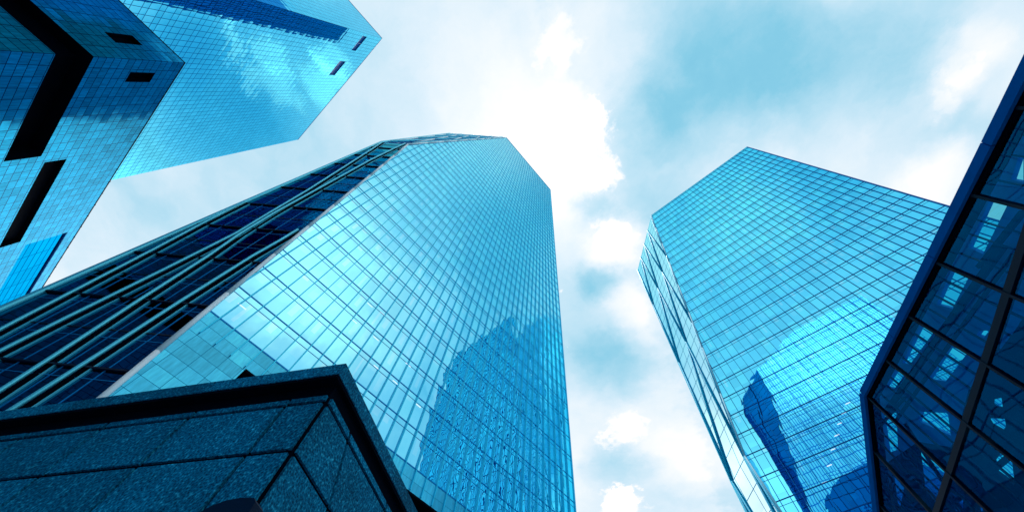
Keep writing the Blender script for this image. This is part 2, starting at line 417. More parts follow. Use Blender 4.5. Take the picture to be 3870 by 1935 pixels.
# open lobby under the overhang
mb = MB()
mb.box((XM + 0.02, YS, 25.0 + EYE), (XE, -0.25, 25.19 + EYE))
mb.box((XM + 4.5, YS, 0), (XM + 5.0, -0.25, 24.9 + EYE))
lob = mb.build('lobby_recess', M_BLACK, tm)
for k in range(7):
    mb = MB(); y = -3.0 - k * 7.2
    mb.tube([(XM + 1.2, y, 0), (XM + 1.2, y, 24.95 + EYE)], 0.6, 14); mb.build('lobby_column', M_DARK, tm, True)

# corner facets: lower (dark, ribbed) and upper
q2 = 2 ** 0.5
def facM(s, h):                  # s runs along the facet's horizontal, 0 on its axis
    c = cutM(h)
    return (XM + c / 2 + s / q2, YN - c / 2 + s / q2, h)
def facLow(s, h):
    c = 4.9 + 0.0926 * (HK - h)
    return (XM + c / 2 + s / q2, YN - c / 2 + s / q2, h)
def facUp(s, h):
    c = 4.9 + 0.138 * (h - HK)
    return (XM + c / 2 + s / q2, YN - c / 2 + s / q2, h)
pLow = Plane(facLow, (-1, 1, -0.0926)); pUp = Plane(facUp, (-1, 1, 0.138))
e = lambda h: cutM(h) / q2
polyLow = [(-e(0), 0), (e(0), 0), (e(HK), HK), (-e(HK), HK)]
polyUp = [(-e(HK), HK), (e(HK), HK), (e(HM), HM), (-e(HM), HM)]
fo = facade('corner_facet', pLow, polyLow, M_GLASS_W, tm, uo=-0.2, vo=27.9)
fo['label'] = 'dark lower corner facet striped by long pale pipes'
facade('corner_facet', pUp, polyUp, M_GLASS_M, tm, uo=0, vo=HK)

def rib(pl, line, parent, r=0.16, side=1, trim=True, name='facade_pipe', tmat=None, off=0.30):
    """a long pipe standing off the facet, with its dark gap and pale flashing alongside"""
    mb = MB(); mb.tube([pl.at(s, h, off) for s, h in line], r, 10)
    t = mb.build(name, tmat or M_TUBE, parent, True)
    if trim:
        g = MB(); f = MB()
        for (a, b2) in zip(line, line[1:]):
            g.bar(pl.at(a[0] + side * 0.22, a[1]), pl.at(b2[0] + side * 0.22, b2[1]), pl.sx, pl.n, 0.36, 0.01, 0.10)
            f.bar(pl.at(a[0] + side * 0.72, a[1]), pl.at(b2[0] + side * 0.72, b2[1]), pl.sx, pl.n, 0.10, 0.01, 0.13)
            g.bar(pl.at(a[0] + side * 0.55, a[1]), pl.at(b2[0] + side * 0.55, b2[1]), pl.sx, pl.n, 0.05, 0.01, 0.09)
        g.build('dark_gap', M_BLACK, t); f.build('flashing', M_TUBE, t)
    return t
LOWRIBS = [
 [(3.4, -1.5), (5.0, 24), (5.5, 36), (6.0, 45), (6.05, 52)],
 [(3.6, -1.5), (2.1, 20), (1.7, 24.5), (0.85, 32.5), (0.0, 42), (0.27, 49), (0.5, 59), (1.36, 74), (2.3, 90), (2.95, 98.4)],
 [(-3.4, -1.5), (-2.15, 20), (-1.6, 28), (-1.2, 36), (-0.55, 42), (-0.36, 49), (-0.8, 64), (-1.25, 80), (-2.2, 92), (-2.9, 98.4)],
 [(-3.9, -1.5), (-5.0, 20.9), (-5.2, 28), (-5.7, 37), (-6.2, 41), (-6.5, 44.5)],
]
for i, ln in enumerate(LOWRIBS):
    rib(pLow, ln, tm, side=-1)
mb = MB(); mb.tube([pLow.at(e(h), h, 0.1) for h in (-1.5, 25, 50, 75, HK)] + [pUp.at(e(h), h, 0.1) for h in (130, 170, 210, HM)], 0.3, 10)
mb.build('edge_pipe', M_TUBE, tm, True)
# white pipe along the slanted edge of the main face, in jointed lengths
edge = [(-cutM(h) + YN, h) for h in (6, 14, 22, 30, 38, 46, 54, 62, 70, 78, 86, HK - 0.02)]
edge += [(-cutM(h) + YN, h) for h in (112, 126, 140, 154, 168, 182, 196, 210, 224, HM)]
for a, b2 in zip(edge, edge[1:]):
    mb = MB(); p, q = pMain.at(*a, 0.12), pMain.at(*b2, 0.12); dd = (q - p).normalized() * 0.04
    mb.tube([p + dd, q - dd], 0.21, 10); mb.build('edge_pipe', M_WHITE, tm, True)
# floor rails and thin mullions of the lower facet
for k in range(-6, 18):
    h = 27.9 + 4.05 * k
    if h > HK - 1: break
    ee = e(h) - 0.25
    mb = MB(); mb.bar(pLow.at(-ee, h), pLow.at(ee, h), (0, 0, 1), pLow.n, 0.15, 0.0, 0.20 if k % 2 == 0 else 0.04)
    mb.build('floor_rail', M_DARK, tm)
    mb = MB(); mb.bar(pLow.at(-ee, h - 0.9), pLow.at(ee, h - 0.9), (0, 0, 1), pLow.n, 0.05, 0.0, 0.04)
    mb.build('floor_rail', M_BAND_M, tm)
for ln in ([(-6.4, 2), (-6.9, 32), (-6.9, 40)], [(0.6, 2), (-0.05, 20), (-0.5, 30)], [(3.6, 10), (3.5, 40), (3.3, 62), (3.4, 80)],
           [(-3.5, 8), (-3.4, 30), (-3.4, 50), (-3.5, 72)], [(7.2, 5), (7.4, 20)]):
    mb = MB()
    for a, b2 in zip(ln, ln[1:]): mb.bar(pLow.at(*a), pLow.at(*b2), pLow.sx, pLow.n, 0.07, 0.0, 0.05)
    mb.build('thin_mullion', M_BAND_M, tm)
# lattice of pipes on the upper facet
rows = [HK + 5.4 + 34 * k for k in range(5)]
rows[-1] = HM
for j in range(len(rows) - 1):
    h0, h1 = rows[j], rows[j + 1]
    for i in range(-4, 5):
        a = 6.0 * i + (3.0 if j % 2 == 0 else 0.0)
        for b_ in (a - 3.0, a + 3.0):
            if abs(a) < e(h0) + 0.6 and abs(b_) < e(h1) + 0.6:
                rib(pUp, [(a, h0), (b_, h1)], tm, r=0.2, trim=False, off=0.2, name='lattice_pipe', tmat=M_WHITE if (b_ > a) else M_TUBE)
k = 0
while HK + 1.5 + 4.05 * k < HM:
    h = HK + 1.5 + 4.05 * k; ee = e(h) - 0.2
    mb = MB(); mb.bar(pUp.at(-ee, h), pUp.at(ee, h), (0, 0, 1), pUp.n, 0.12, 0.0, 0.10); mb.build('floor_rail', M_BAND_M, tm); k += 1
# ceiling lamps glimpsed behind the glass
for (y, h) in [(4.3, 30.0), (-5.3, 42.6), (-7.4, 43.0), (-5.0, 38.4), (-8.5, 38.6), (-10.5, 35.0), (-13.5, 35.1), (-14.0, 38.8), (-17.5, 34.6)]:
    mb = MB(); mb.bar(pMain.at(y - 0.45, h), pMain.at(y + 0.45, h), (0, 0, 1), (-1, 0, 0), 0.14, 0.004, 0.010)
    mb.build('ceiling_lamp', M_LAMP, tm)

# ------------------------------------------------------------------ right tower
YR = -65.2; XR0 = -43.2; XR1 = 15.3; HR = 150.0; YB = -112.0; HKR = 47.0
tr = thing('glass_tower', 'azure glass tower on the right with a latticed chamfered corner', 'tower', ((XR0 + XR1) / 2, -88, 0))
pR = Plane(lambda s, h: (s, YR, h), (0, 1, 0))
def inR(h):                       # x of the slanted edge on the front face
    return -2.5 + (HR - h) * 13.1 / 103.0 if h >= HKR else 10.6 - 0.075 * (HKR - h)
def outR(h):                      # y of the slanted edge on the side face
    c = XR1 - inR(h); return YR - c * 16.8 / 17.8
polyR = [(XR0, 0), (inR(0), 0), (inR(HKR), HKR), (inR(HR), HR), (XR0, HR)]
facade('glass_facade', pR, polyR, M_GLASS_R, tr, uo=XR0, vo=HR - 3.93 * 40)
for k in range(1, 36):
    x = XR0 + 1.5 * k
    for (a, b2) in clip_s(polyR, x + 1e-4):
        mb = MB(); mb.bar(pR.at(x, a), pR.at(x, b2), (1, 0, 0), (0, 1, 0), 0.065, -0.01, 0.16)
        mb.build('mullion', M_FIN_R, tr)
for k in range(0, 38):
    h = HR - 0.9 - 3.93 * k
    if h < 1: break
    for (a, b2) in clip_h(polyR, h):
        mb = MB(); mb.bar(pR.at(a, h), pR.at(b2, h), (0, 0, 1), (0, 1, 0), 0.10, -0.01, 0.07)
        mb.bar(pR.at(a, h - 0.75), pR.at(b2, h - 0.75), (0, 0, 1), (0, 1, 0), 0.04, -0.01, 0.03)
        mb.build('floor_band', M_BAND_R, tr)
mb = MB(); mb.box((XR0 - 0.12, YR - 0.2, EYE), (XR0 + 0.08, YR + 0.16, HR + EYE)); mb.build('corner_trim', M_FIN_R, tr)
mb = MB(); mb.box((XR0, YR - 0.4, HR + EYE), (inR(HR), YR + 0.06, HR + EYE + 0.25)); mb.build('roof_coping', M_TUBE, tr)
wall('side_facade', [(XR1, outR(0), 0), (XR1, YB, 0), (XR1, YB, HR), (XR1, outR(HR), HR), (XR1, outR(HKR), HKR)], M_GLASS_R, tr)
wall('side_facade', [(XR0, YB, 0), (XR0, YR, 0), (XR0, YR, HR), (XR0, YB, HR)], M_GLASS_R, tr)
wall('rear_facade', [(XR1, YB, 0), (XR0, YB, 0), (XR0, YB, HR), (XR1, YB, HR)], M_GLASS_R, tr)
wall('roof', [(XR0, YR, HR), (inR(HR), YR, HR), (XR1, outR(HR), HR), (XR1, YB, HR), (XR0, YB, HR)], M_DARK, tr)
Uf = Vector((17.8, -16.8, 0)).normalized()
def facRu(s, h):
    # s measured from the roof corner along the chamfer
    x0 = -2.5 + (HR - h) * 13.1 / 103.0
    P = Vector((x0, YR, h)); s0 = (x0 + 2.5) * Uf.x
    q = P + Uf * (s - s0); return (q.x, q.y, q.z)
def facRl(s, h):
    x0 = 10.6 - 0.075 * (HKR - h); s0 = (13.1) * Uf.x - (10.6 - x0) * Uf.x
    q = Vector((x0, YR, h)) + Uf * (s - s0); return (q.x, q.y, q.z)
nU = (Vector(facRu(1, 100)) - Vector(facRu(0, 100))).cross(Vector(facRu(0, 101)) - Vector(facRu(0, 100))); nU = nU if nU.x > 0 else -nU
nL = (Vector(facRl(1, 20)) - Vector(facRl(0, 20))).cross(Vector(facRl(0, 21)) - Vector(facRl(0, 20))); nL = nL if nL.x > 0 else -nL
pFu, pFl = Plane(facRu, nU), Plane(facRl, nL)
si = lambda h: (inR(h) + 2.5) * Uf.x
so_ = lambda h: si(h) + math.hypot(XR1 - inR(h), YR - outR(h))
polyFu = [(si(HKR), HKR), (so_(HKR), HKR), (so_(HR), HR), (si(HR), HR)]
polyFl = [(si(0), 0), (so_(0), 0), (so_(HKR), HKR), (si(HKR), HKR)]
facade('corner_facet', pFu, polyFu, M_GLASS_F, tr, vo=HR)
facade('corner_facet', pFl, polyFl, M_GLASS_F, tr, vo=HR)
NODES = {150: [0.4, 6.4, 12.4, 18.4, 24.2], 116: [3.3, 8.9, 15.0, 21.4], 82: [6.4, 12.1, 18.6], 47: [9.7, 15.8]}
hs = [150, 116, 82, 47]
for h0, h1 in zip(hs, hs[1:]):
    for a in NODES[h0]:
        for b_ in NODES[h1]:
            if abs(a - b_) < 4.2:
                rib(pFu, [(a, h0), (b_, h1)], tr, r=0.17, trim=False, off=0.16, name='lattice_pipe', tmat=M_THIN)
for a, b_ in ((9.7, 8.2), (9.7, 12.4), (15.8, 12.4), (15.8, 17.2)):
    rib(pFl, [(a, 47), (b_, 14)], tr, r=0.17, trim=False, off=0.16, name='lattice_pipe', tmat=M_THIN)
for k in range(0, 37):
    h = HR - 0.9 - 3.93 * k
    pl = pFu if h > HKR else pFl
    if h < 4: break
    mb = MB(); mb.bar(pl.at(si(h) + 0.3, h), pl.at(so_(h) - 0.1, h), (0, 0, 1), pl.n, 0.08, 0.0, 0.03)
    mb.build('floor_rail', M_THIN, tr)
for k in range(1, 9):
    s = 3.0 * k - 0.1
    for (poly, pl) in ((polyFu, pFu), (polyFl, pFl)):
        for (a, b2) in clip_s(poly, s):
            if b2 - a < 1: continue
            mb = MB(); mb.bar(pl.at(s, a), pl.at(s, b2), pl.sx, pl.n, 0.05, 0.0, 0.03); mb.build('thin_mullion', M_THIN, tr)
ed = [(inR(h), h) for h in (8, 20, 33, 47, 60, 73, 86, 99, 112, 125, 138, 150)]
for a, b2 in zip(ed, ed[1:]):
    mb = MB(); p, q = pR.at(*a, 0.12), pR.at(*b2, 0.12); dd = (q - p).normalized() * 0.05
    mb.tube([p + dd, q - dd], 0.15, 10); mb.build('edge_pipe', M_PALE, tr, True)
mb = MB(); mb.tube([H((XR1, outR(h), h)) for h in (5, 26, 47, 82, 116, 150)], 0.3, 10); mb.build('edge_pipe', M_TUBE, tr, True)
for (x, h) in [(-1.5, 52.5), (-0.1, 51.4), (1.3, 50.2), (2.7, 48.8), (4.3, 47.2), (6.1, 45.4), (8.0, 43.6)]:
    x -= 5.2; h -= 4.5
    mb = MB(); mb.bar(pR.at(x - 0.35, h), pR.at(x + 0.35, h), (0, 0, 1), (0, 1, 0), 0.14, 0.004, 0.010)
    mb.build('ceiling_lamp', M_LAMP, tr)

# ------------------------------------------------------------------ left tower and the dark block before it
def grid_facade(name, fn, nrm, s0, s1, h0, h1, holes, m, parent, uo=0.0, vo=0.0, flip=False):
    """rectangular facade with rectangular openings left out (cells between all the cuts)"""
    ss = sorted({s0, s1, *[q for r in holes for q in r[:2] if s0 < q < s1]}); hh = sorted({h0, h1, *[q for r in holes for q in r[2:] if h0 < q < h1]})
    mb = MB()
    for a, b2 in zip(ss, ss[1:]):
        for c, d in zip(hh, hh[1:]):
            ms, mh = (a + b2) / 2, (c + d) / 2
            if any(r[0] < ms < r[1] and r[2] < mh < r[3] for r in holes): continue
            pts = [(a, c), (b2, c), (b2, d), (a, d)]
            if flip: pts.reverse()
            mb.quad([H(fn(*q)) for q in pts], [(q[0] - uo, q[1] - vo) for q in pts])
    return mb.build(name, m, parent)
def recess(fn, inward, r, depth, parent, m_back, name='window_opening', bars=0, along='h', lbl=None):
    """reveal and dark back of one opening"""
    s0, s1, h0, h1 = r; iv = Vector(inward) * depth
    mb = MB(); c = [Vector(H(fn(s0, h0))), Vector(H(fn(s1, h0))), Vector(H(fn(s1, h1))), Vector(H(fn(s0, h1)))]
    d = [p + iv for p in c]
    for i in range(4): mb.quad([c[i], c[(i + 1) % 4], d[(i + 1) % 4], d[i]])
    mb.quad(d)
    o = mb.build(name, m_back, parent)
    if lbl: o['label'] = lbl
    for k in range(bars):
        t = (k + 1) / (bars + 1)
        bb = MB()
        if along == 'h':
            p, q = fn(s0, h0 + (h1 - h0) * t), fn(s1, h0 + (h1 - h0) * t); sd_ = Vector((0, 0, 1))
        else:
            p, q = fn(s0 + (s1 - s0) * t, h0), fn(s0 + (s1 - s0) * t, h1); sd_ = (c[1] - c[0]).normalized()
        bb.bar(Vector(H(p)) + iv * 0.5, Vector(H(q)) + iv * 0.5, sd_, -Vector(inward), 0.09, 0, 0.08)
        bb.build('window_bar', M_BAND_R, o)
    return o

XL0, XL1, YL, HL = 36.8, 96.5, 56.2, 171.0
tl = thing('glass_tower', 'square topped blue glass tower at upper left mirroring clouds', 'tower', ((XL0 + XL1) / 2, 85, 0))
fL = lambda s, h: (s, YL, h)
LW = [(38.0, 44.9, 154.8, 158.3), (50.4, 57.4, 153.0, 157.5)]
grid_facade('glass_facade', fL, None, XL0, XL1, 0, HL, LW, M_GLASS_L, tl, uo=XL0, vo=HL - 3.2 * 60)
for r in LW: recess(fL, (0, 1, 0), r, 0.35, tl, M_BAND_R, 'window_opening', 1, 's')
fLx = lambda s, h: (XL0, s, h)
grid_facade('glass_facade', fLx, None, YL, 115, 0, HL, [], M_GLASS_L, tl, uo=YL, vo=HL - 3.2 * 60, flip=True)
wall('side_facade', [(XL1, YL, 0), (XL1, 115, 0), (XL1, 115, HL), (XL1, YL, HL)], M_GLASS_L, tl)
wall('rear_facade', [(XL1, 115, 0), (XL0, 115, 0), (XL0, 115, HL), (XL1, 115, HL)], M_GLASS_L, tl)
mb = MB(); mb.box((XL0 - 0.06, YL - 0.06, HL + EYE), (XL1 + 0.06, 115, HL + EYE + 0.3)); mb.build('roof_coping', M_FIN_R, tl)

XD, YD, HD = 36.6, 36.6, 58.0
td = thing('stone_clad_block', 'darker low block at far left with black window bands wrapping its corner', 'building', (75, 46, 0))
fD = lambda s, h: (s, YD, h); fDx = lambda s, h: (XD, s, h)
DW = [(XD, 53.8, 42.0, 45.8), (38.75, 40.5, 51.0, 54.5), (55.2, 74.5, 46.6, 49.2), (76.0, 118.0, 50.3, 56.15)]
grid_facade('stone_facade', fD, None, XD, 125, 0, HD, DW, M_STONE_D, td, uo=XD, vo=HD - 0.895 * 80)
DX = [(YD, 52.0, 42.0, 45.8), (39.1, 40.66, 50.55, 54.1)]
grid_facade('stone_facade', fDx, None, YD, 55.9, 0, HD, DX, M_STONE_D, td, uo=YD, vo=HD - 0.895 * 80, flip=True)
# the wrap-round band is one opening
mb = MB()
zb, zt = 42.0 + EYE, 45.8 + EYE; de = 1.6
mb.quad([(XD + de, YD + de, zb), (53.8, YD + de, zb), (53.8, YD + de, zt), (XD + de, YD + de, zt)])
mb.quad([(XD + de, YD + de, zb), (XD + de, YD + de, zt), (XD + de, 52, zt), (XD + de, 52, zb)])
for z in (zb, zt):
    mb.quad([(XD, YD, z), (53.8, YD, z), (53.8, YD + de, z), (XD + de, YD + de, z)])
    mb.quad([(XD, YD, z), (XD + de, YD + de, z), (XD + de, 52, z), (XD, 52, z)])
mb.quad([(53.8, YD, zb), (53.8, YD, zt), (53.8, YD + de, zt), (53.8, YD + de, zb)])
mb.quad([(XD, 52, zb), (XD, 52, zt), (XD + de, 52, zt), (XD + de, 52, zb)])
wo_ = mb.build('window_opening', M_BLACK, td); wo_['label'] = 'long black window band wrapping the corner'
recess(fD, (0, 1, 0), DW[1], 0.7, td, M_BLACK)
recess(fDx, (1, 0, 0), DX[1], 0.7, td, M_BLACK)
recess(fD, (0, 1, 0), DW[2], 0.7, td, M_BLACK)
M_GLASS_D = glass('block_window_glass', (0.0, 0.27, 0.50), 4.6, 0.95, wave=0.01, pillow=0.0, tilt=0.006, var=0.1, joint=0.06, joint_col=(0, 0.05, 0.18), streak=0.3, edge=(0.0, 0.55, 0.75))
mb = MB(); r = DW[3]
pts = [(r[0], r[2]), (r[1], r[2]), (r[1], r[3]), (r[0], r[3])]
mb.quad([H((s, YD + 0.25, h)) for s, h in pts], [(s - r[0], h - r[2]) for s, h in pts])
gw = mb.build('window_pane', M_GLASS_D, td)
fr = MB()
for (a, b2) in (((r[0], r[2]), (r[1], r[2])), ((r[1], r[2]), (r[1], r[3])), ((r[1], r[3]), (r[0], r[3])), ((r[0], r[3]), (r[0], r[2]))):
    fr.quad([H((a[0], YD, a[1])), H((b2[0], YD, b2[1])), H((b2[0], YD + 0.26, b2[1])), H((a[0], YD + 0.26, a[1]))])
fr.build('window_reveal', M_BAND_R, gw)
mb = MB(); mb.box((XD - 0.05, YD - 0.05, HD + EYE), (125, 55.9, HD + EYE + 0.12)); mb.build('roof_coping', M_DARK, td)
wall('side_facade', [(125, YD, 0), (125, 55.9, 0), (125, 55.9, HD), (125, YD, HD)], M_STONE_D, td)
wall('rear_facade', [(125, 55.9, 0), (XD, 55.9, 0), (XD, 55.9, HD), (125, 55.9, HD)], M_STONE_D, td)
# glazing pins along the roof edge
mb = MB()
for k in range(20):
    x = 60 + k * 3.1
    mb.box((x, YD - 0.10, HD + EYE - 0.02), (x + 0.08, YD - 0.03, HD + EYE + 0.16))
mb.build('roof_clips', M_DARK, td)

# ------------------------------------------------------------------ granite wall close by, lower left
a29 = math.radians(29); E1 = Vector((math.cos(a29), math.sin(a29), 0)); E2 = Vector((E1.y, -E1.x, 0))
def S(a, b2, h): return E1 * a + E2 * b2 + Vector((0, 0, h + EYE))
ts = thing('granite_wall', 'dark speckled granite wall with an overhanging coping close by at lower left', 'wall', S(6, 6, -EYE))
def sbox(mb, a0, a1, b0, b1, h0, h1):
    mb.hexa([S(a0, b0, h0), S(a0, b1, h0), S(a1, b1, h0), S(a1, b0, h0), S(a0, b0, h1), S(a0, b1, h1), S(a1, b1, h1), S(a1, b0, h1)])
A0, B0, HS = 2.85, 2.468, 3.5
AW, BW = 2.885, 2.575          # wall faces behind the coping
mb = MB(); sbox(mb, AW + 0.03, 11.9, BW + 0.03, 11.9, -EYE, 3.30); mb.build('wall_core', M_BLACK, ts)
JA = [AW, 3.39, 4.66, 5.93, 7.2, 8.47, 9.74, 12.0]
JH = [-EYE, -0.05, 0.56, 1.17, 1.785, 2.40, 3.02, 3.13]
g = 0.022
mb = MB()
for a, b2 in zip(JA, JA[1:]):
    for c, d in zip(JH, JH[1:]):
        off = random.uniform(0, 0.003)
        sbox(mb, a + (g if a > AW else 0.04), b2 - g, BW + off, BW + 0.03, c + g, d - g)
mb.build('granite_slabs', M_GRANITE, ts)
JB = [BW + 0.035, 3.19, 4.45, 5.7, 7.0, 8.3, 12.0]
mb = MB()
for j, (c, d) in enumerate(zip(JH, JH[1:])):
    for k, (a, b2) in enumerate(zip(JB, JB[1:])):
        t0 = 0.0 if k == 0 else 0.36 * (3.05 - c) ; t1 = 0.0 if k == 0 else 0.36 * (3.05 - d)
        u0 = 0.36 * (3.05 - c); u1 = 0.36 * (3.05 - d)
        gg = g if k else 0.03
        p = [(a + t0 + gg, c + g), (b2 + u0 - g, c + g), (b2 + u1 - g, d - g), (a + t1 + gg, d - g)]
        mb.hexa([S(AW, q[0], q[1]) for q in p] + [S(AW + 0.03, q[0], q[1]) for q in p])
mb.build('granite_slabs', M_GRANITE, ts)
# shadow gap, black plate painting shade on the soffit, and coping
mb = MB(); sbox(mb, AW + 0.05, 11.8, BW + 0.05, 11.8, 3.12, 3.29); sbox(mb, A0 + 0.012, 11.8, B0 + 0.012, 11.8, 3.285, 3.323); mb.build('shadow_gap', M_BLACK, ts)
mb = MB()
for a, b2 in ((A0, 4.66), (4.668, 6.86), (6.868, 9.0), (9.008, 12.1)):
    sbox(mb, a, b2, B0, B0 + 0.35, 3.325, HS)
for a, b2 in ((B0 + 0.355, 4.3), (4.306, 6.4), (6.406, 8.5), (8.506, 12.1)):
    sbox(mb, A0, A0 + 0.35, a, b2, 3.325, HS)
sbox(mb, A0 + 0.355, 12.0, B0 + 0.355, 12.0, 3.33, HS - 0.05)
mb.build('coping', M_GRANITE, ts)

# dark round-topped fixture on the wall, just in the frame
tf = thing('wall_lamp', 'black half-round lamp housing at the foot of the granite wall', 'lamp', S(2.95, BW - 0.1, 1.3))
mb = MB(); n = 18
prof = [(2.71, 1.1), (2.74, 1.80), (2.78, 1.835), (2.9, 1.845), (3.03, 1.835), (3.14, 1.80), (3.22, 1.74), (3.28, 1.64), (3.31, 1.5), (3.32, 1.1)]
fr_ = [S(a, BW - 0.14, h) for a, h in prof]; bk = [S(a, BW - 0.004, h) for a, h in prof]
mb.quad(fr_); mb.quad(bk[::-1])
for i in range(len(fr_)): mb.quad([fr_[i], bk[i], bk[(i + 1) % len(bk)], fr_[(i + 1) % len(fr_)]])
mb.build('lamp_housing', M_DARK, tf)

# ------------------------------------------------------------------ dark glass pavilion at right
DG = 10.0
def G(s, h, o=0.0): return -E1 * (DG - o) + E2 * s + Vector((0, 0, h + EYE))   # o > 0 = towards the camera
tg = thing('glass_pavilion', 'dark blue see-through glass pavilion with a peaked roof edge at lower right', 'pavilion', -E1 * 13 + E2 * 12)
GP = [(-3.0, 8.53), (2.22, 9.66), (13.13, 12.03), (17.72, 10.55), (24.0, 8.53)]
def roofh(s):
    for (a, b2) in zip(GP, GP[1:]):
        if a[0] <= s <= b2[0]: return a[1] + (b2[1] - a[1]) * (s - a[0]) / (b2[0] - a[0])
    return GP[-1][1]
poly = [(-3.0, -EYE), (24.0, -EYE)] + GP[::-1]
mb = MB(); pts = [G(s, h) for s, h in poly]; mb.quad(pts, poly); mb.build('glass_wall', M_PAV, tg)
SEAMS = [s for s in [13.13 - 2.1 * k for k in range(8)] + [15.2, 17.3, 19.4, 21.5]]
for s in SEAMS:
    mb = MB(); mb.bar(G(s, -EYE), G(s, roofh(s) - 0.1), E2, E1, 0.075, -0.06, 0.06); mb.build('glazing_bar', M_DARK, tg)
mb = MB(); mb.bar(G(-3, 8.8), G(24, 8.8), (0, 0, 1), E1, 0.17, -0.10, 0.05)
mb.build('transom', M_DARK, tg)
mb = MB(); mb.bar(G(-3, 4.6), G(24, 4.6), (0, 0, 1), E1, 0.17, -0.10, 0.05); mb.build('transom', M_DARK, tg)
for (a, b2) in ((GP[0], GP[2]), (GP[2], GP[3]), (GP[3], GP[4])):
    p, q = Vector(a), Vector(b2); dd = (q - p).normalized(); up = Vector((-dd.y, dd.x)); up = up if up.y > 0 else -up
    # fascia lengths with fine joints
    L = (q - p).length; nseg = max(1, round(L / 3.6))
    for k in range(nseg):
        s0, s1 = p + dd * (L * k / nseg + 0.012), p + dd * (L * (k + 1) / nseg - 0.012)
        upv = E2 * up.x + Vector((0, 0, up.y))
        mb = MB()
        m0, m1 = s0 + up * 0.05, s1 + up * 0.05
        mb.bar(G(m0.x, m0.y), G(m1.x, m1.y), upv, E1, 0.24, -0.10, 0.14); mb.build('roof_fascia', M_GTRIM, tg)
    g0, g1 = p - up * 0.13, q - up * 0.13
    mb = MB(); mb.bar(G(g0.x, g0.y), G(g1.x, g1.y), E2 * up.x + Vector((0, 0, up.y)), E1, 0.11, -0.3, 0.05); mb.build('edge_gap', M_BLACK, tg)
# inner screen: reflection painted in blue, dark where it ends; openings look through

def inner(s, h): return G(s, h, -0.4)
def from_px(px, py, o=0.4):
    """where the line of sight through a pixel of the 3870x1935 photo meets the inner screen"""
    d = Vector(RX) * ((px - 1935) / 1440) + Vector(RD) * ((py - 967.5) / 1440) + Vector(RF)
    k = -(DG + o) / d.dot(E1)
    P = d * k; return (P.dot(E2), P.z)
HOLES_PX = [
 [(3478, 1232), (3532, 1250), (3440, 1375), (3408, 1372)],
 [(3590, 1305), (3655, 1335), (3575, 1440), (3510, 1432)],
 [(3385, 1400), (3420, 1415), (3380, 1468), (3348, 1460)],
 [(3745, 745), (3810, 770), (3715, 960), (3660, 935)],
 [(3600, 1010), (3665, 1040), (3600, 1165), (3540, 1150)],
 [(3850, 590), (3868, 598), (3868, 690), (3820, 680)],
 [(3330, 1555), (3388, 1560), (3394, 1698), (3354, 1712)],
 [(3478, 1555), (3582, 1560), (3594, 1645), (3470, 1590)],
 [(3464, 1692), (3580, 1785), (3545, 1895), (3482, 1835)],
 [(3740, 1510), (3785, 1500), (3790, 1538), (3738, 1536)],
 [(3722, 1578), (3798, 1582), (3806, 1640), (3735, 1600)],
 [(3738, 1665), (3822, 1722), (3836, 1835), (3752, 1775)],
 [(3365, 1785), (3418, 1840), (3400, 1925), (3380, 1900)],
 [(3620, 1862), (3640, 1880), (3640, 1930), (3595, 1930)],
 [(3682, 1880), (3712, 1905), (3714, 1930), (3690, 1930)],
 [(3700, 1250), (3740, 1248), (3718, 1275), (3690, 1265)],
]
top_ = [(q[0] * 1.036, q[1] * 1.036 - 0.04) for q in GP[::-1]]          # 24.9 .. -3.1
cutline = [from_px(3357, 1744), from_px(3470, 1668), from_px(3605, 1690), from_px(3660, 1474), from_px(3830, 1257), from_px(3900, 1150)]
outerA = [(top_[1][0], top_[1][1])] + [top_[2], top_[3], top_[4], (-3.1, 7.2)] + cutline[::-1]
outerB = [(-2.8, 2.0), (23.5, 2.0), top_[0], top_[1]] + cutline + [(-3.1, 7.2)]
holes = [[from_px(*q) for q in hp] for hp in HOLES_PX]
def inside(p, poly):
    r = False
    for a, b2 in zip(poly, poly[1:] + poly[:1]):
        if (a[1] > p[1]) != (b2[1] > p[1]) and p[0] < a[0] + (b2[0] - a[0]) * (p[1] - a[1]) / (b2[1] - a[1]): r = not r
    return r
for nm, outer, mt in (('painted_reflection', outerA, M_PAVREFL), ('dark_past_reflection', outerB, M_PAVIN)):
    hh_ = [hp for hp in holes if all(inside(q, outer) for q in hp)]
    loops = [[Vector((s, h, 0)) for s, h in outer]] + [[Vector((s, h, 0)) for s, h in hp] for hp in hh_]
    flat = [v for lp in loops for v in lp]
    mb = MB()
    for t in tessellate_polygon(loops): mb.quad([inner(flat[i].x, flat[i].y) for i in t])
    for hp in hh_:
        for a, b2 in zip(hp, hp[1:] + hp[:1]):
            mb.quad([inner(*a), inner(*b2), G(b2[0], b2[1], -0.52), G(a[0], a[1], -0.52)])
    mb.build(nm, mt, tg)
# steel braces, and thin bars added to imitate reflected mullion lines
for (pa, pb, wd) in (((3790, 930), (3345, 1562), 0.15), ((3830, 960), (3385, 1590), 0.05), ((3868, 800), (3700, 1010), 0.10), ((3868, 1330), (3600, 1700), 0.10),
                     ((3868, 1560), (3690, 1800), 0.16), ((3640, 1935), (3420, 1600), 0.05), ((3868, 1680), (3560, 1935), 0.10), ((3300, 1640), (3420, 1500), 0.05)):
    (sa, ha), (sb, hb) = from_px(*pa, o=0.22), from_px(*pb, o=0.22)
    mb = MB(); p, q = G(sa, ha, -0.22), G(sb, hb, -0.22); ax = (q - p).normalized()
    mb.bar(p, q, ax.cross(E1), E1, wd, -0.05, 0.05); mb.build('inner_brace', M_DARK, tg)
sec = []
for s0, s1 in zip(sorted(SEAMS)[:-1], sorted(SEAMS)[1:]):
    for t in (0.27, 0.52, 0.78): sec.append(s0 + (s1 - s0) * t + random.uniform(-0.06, 0.06))
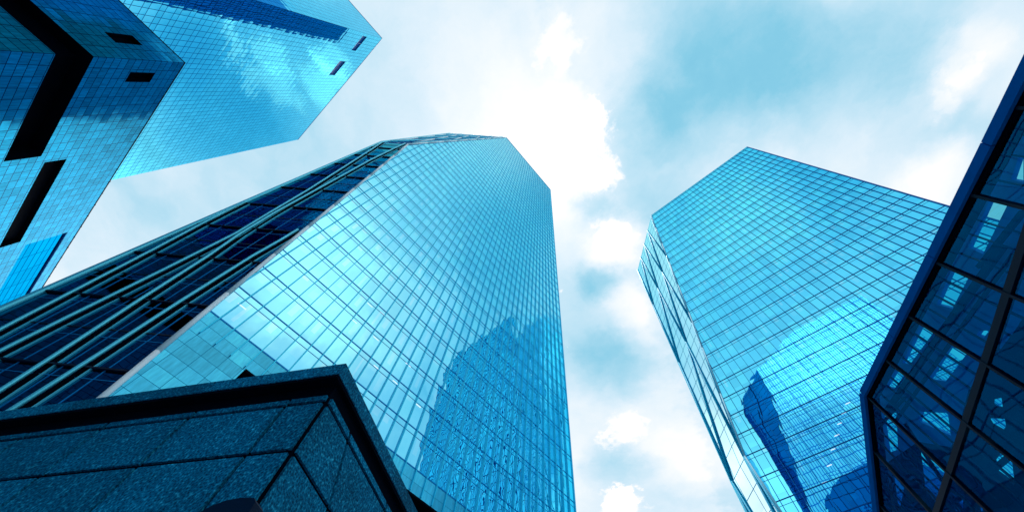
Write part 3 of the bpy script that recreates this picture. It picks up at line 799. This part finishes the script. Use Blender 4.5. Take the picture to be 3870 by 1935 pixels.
for s in sec:
    tilt_ = random.uniform(-0.05, 0.05)
    mb = MB(); mb.bar(G(s, -EYE, -0.1), G(s + tilt_, roofh(s) - 0.3, -0.1), E2, E1, random.choice((0.022, 0.03, 0.04)), -0.03, 0.03)
    mb.build('reflected_mullion', M_DARK, tg)

# ------------------------------------------------------------------ two towers behind the viewer, seen only as reflections in the right tower
Y3, H3 = 60.0, 190.0
t3 = thing('glass_tower', 'pale glass tower mirrored in the lower panes of the right tower', 'tower', (-12, 80, 0))
M_GLASS_3 = glass('tower_glass_bright', (0.70, 0.95, 1.0), 1.5, 4.0, wave=0.008, pillow=0.004, tilt=0.002, var=0.05, joint=0.2, joint_col=(0.0, 0.22, 0.6), edge=(0.8, 1, 1))
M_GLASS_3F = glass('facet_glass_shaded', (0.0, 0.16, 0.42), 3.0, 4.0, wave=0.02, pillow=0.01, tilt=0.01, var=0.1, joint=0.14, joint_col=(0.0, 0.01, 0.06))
p3 = Plane(lambda s, h: (s, Y3, h), (0, -1, 0))
E3 = [(21.0, 60.0), (18.3, 109.0), (15.0, 121.0), (10.8, 138.0), (4.5, 160.0), (2.5, 178.0)]
poly3 = [(-62, 0), (21.0, 0)] + E3 + [(-25, H3), (-62, H3)]
facade('glass_facade', p3, poly3, M_GLASS_3, t3, uo=-62)
O3 = [(23.0, 60.3, 0), (22.6, 60.3, 60), (21.8, 60.3, 109), (21.4, 60.3, 121), (21.0, 60.3, 138), (21.4, 60.3, 156), (18.0, 60.3, 166)]
fe = [(21.0, Y3, 0)] + [(s_, Y3, h) for s_, h in E3]
mb = MB()
for k in range(len(fe) - 1):
    mb.quad([H(fe[k]), H(O3[k]), H(O3[k + 1]), H(fe[k + 1])], [(0, fe[k][2]), (6, fe[k][2]), (6, fe[k + 1][2]), (0, fe[k + 1][2])])
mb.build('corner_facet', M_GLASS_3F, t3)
mb = MB()
mb.quad([H(p) for p in [(23.0, 60.3, 0), (23.0, 104, 0), (18.0, 104, 166), (18.0, 60.3, 166), (21.4, 60.3, 156), (21.0, 60.3, 138), (21.8, 60.3, 109), (22.6, 60.3, 60)]]); mb.build('side_facade', M_GLASS_3, t3)
mb = MB(); mb.quad([H(p) for p in [(-62, Y3, 0), (-62, Y3, H3), (-62, 104, H3), (-62, 104, 0)]]); mb.build('side_facade', M_GLASS_3, t3)
mb = MB(); mb.quad([H(p) for p in [(-62, 104, 0), (-62, 104, H3), (-25, 104, H3), (18.0, 104, 166), (23.0, 104, 0)]]); mb.build('rear_facade', M_GLASS_3F, t3)
mb = MB(); mb.quad([H((-62, Y3, H3)), H((-25, Y3, H3)), H((-25, 104, H3)), H((-62, 104, H3))])
mb.quad([H((-25, Y3, H3)), H((2.5, Y3, 178)), H((18.0, 60.3, 166)), H((18.0, 104, 166)), H((-25, 104, H3))]); mb.build('roof', M_DARK, t3)
tb = thing('round_top_tower', 'dark blue round-topped tower mirrored at the very bottom of the right tower', 'tower', (-5, 48, 0))
mb = MB(); n = 24
pr = [(-26, 0)] + [(-5.5 + 20.5 * math.cos(math.pi - math.pi * k / n), 84 + 19.5 * math.sin(math.pi * k / n)) for k in range(n + 1)] + [(15, 0)]
f0 = [Vector(H((x, 40, h))) for x, h in pr]; f1 = [Vector(H((x, 56, h))) for x, h in pr]
mb.quad(f0, pr); mb.quad(f1[::-1], pr[::-1])
for i in range(len(pr)): mb.quad([f0[i], f1[i], f1[(i + 1) % len(pr)], f0[(i + 1) % len(pr)]])
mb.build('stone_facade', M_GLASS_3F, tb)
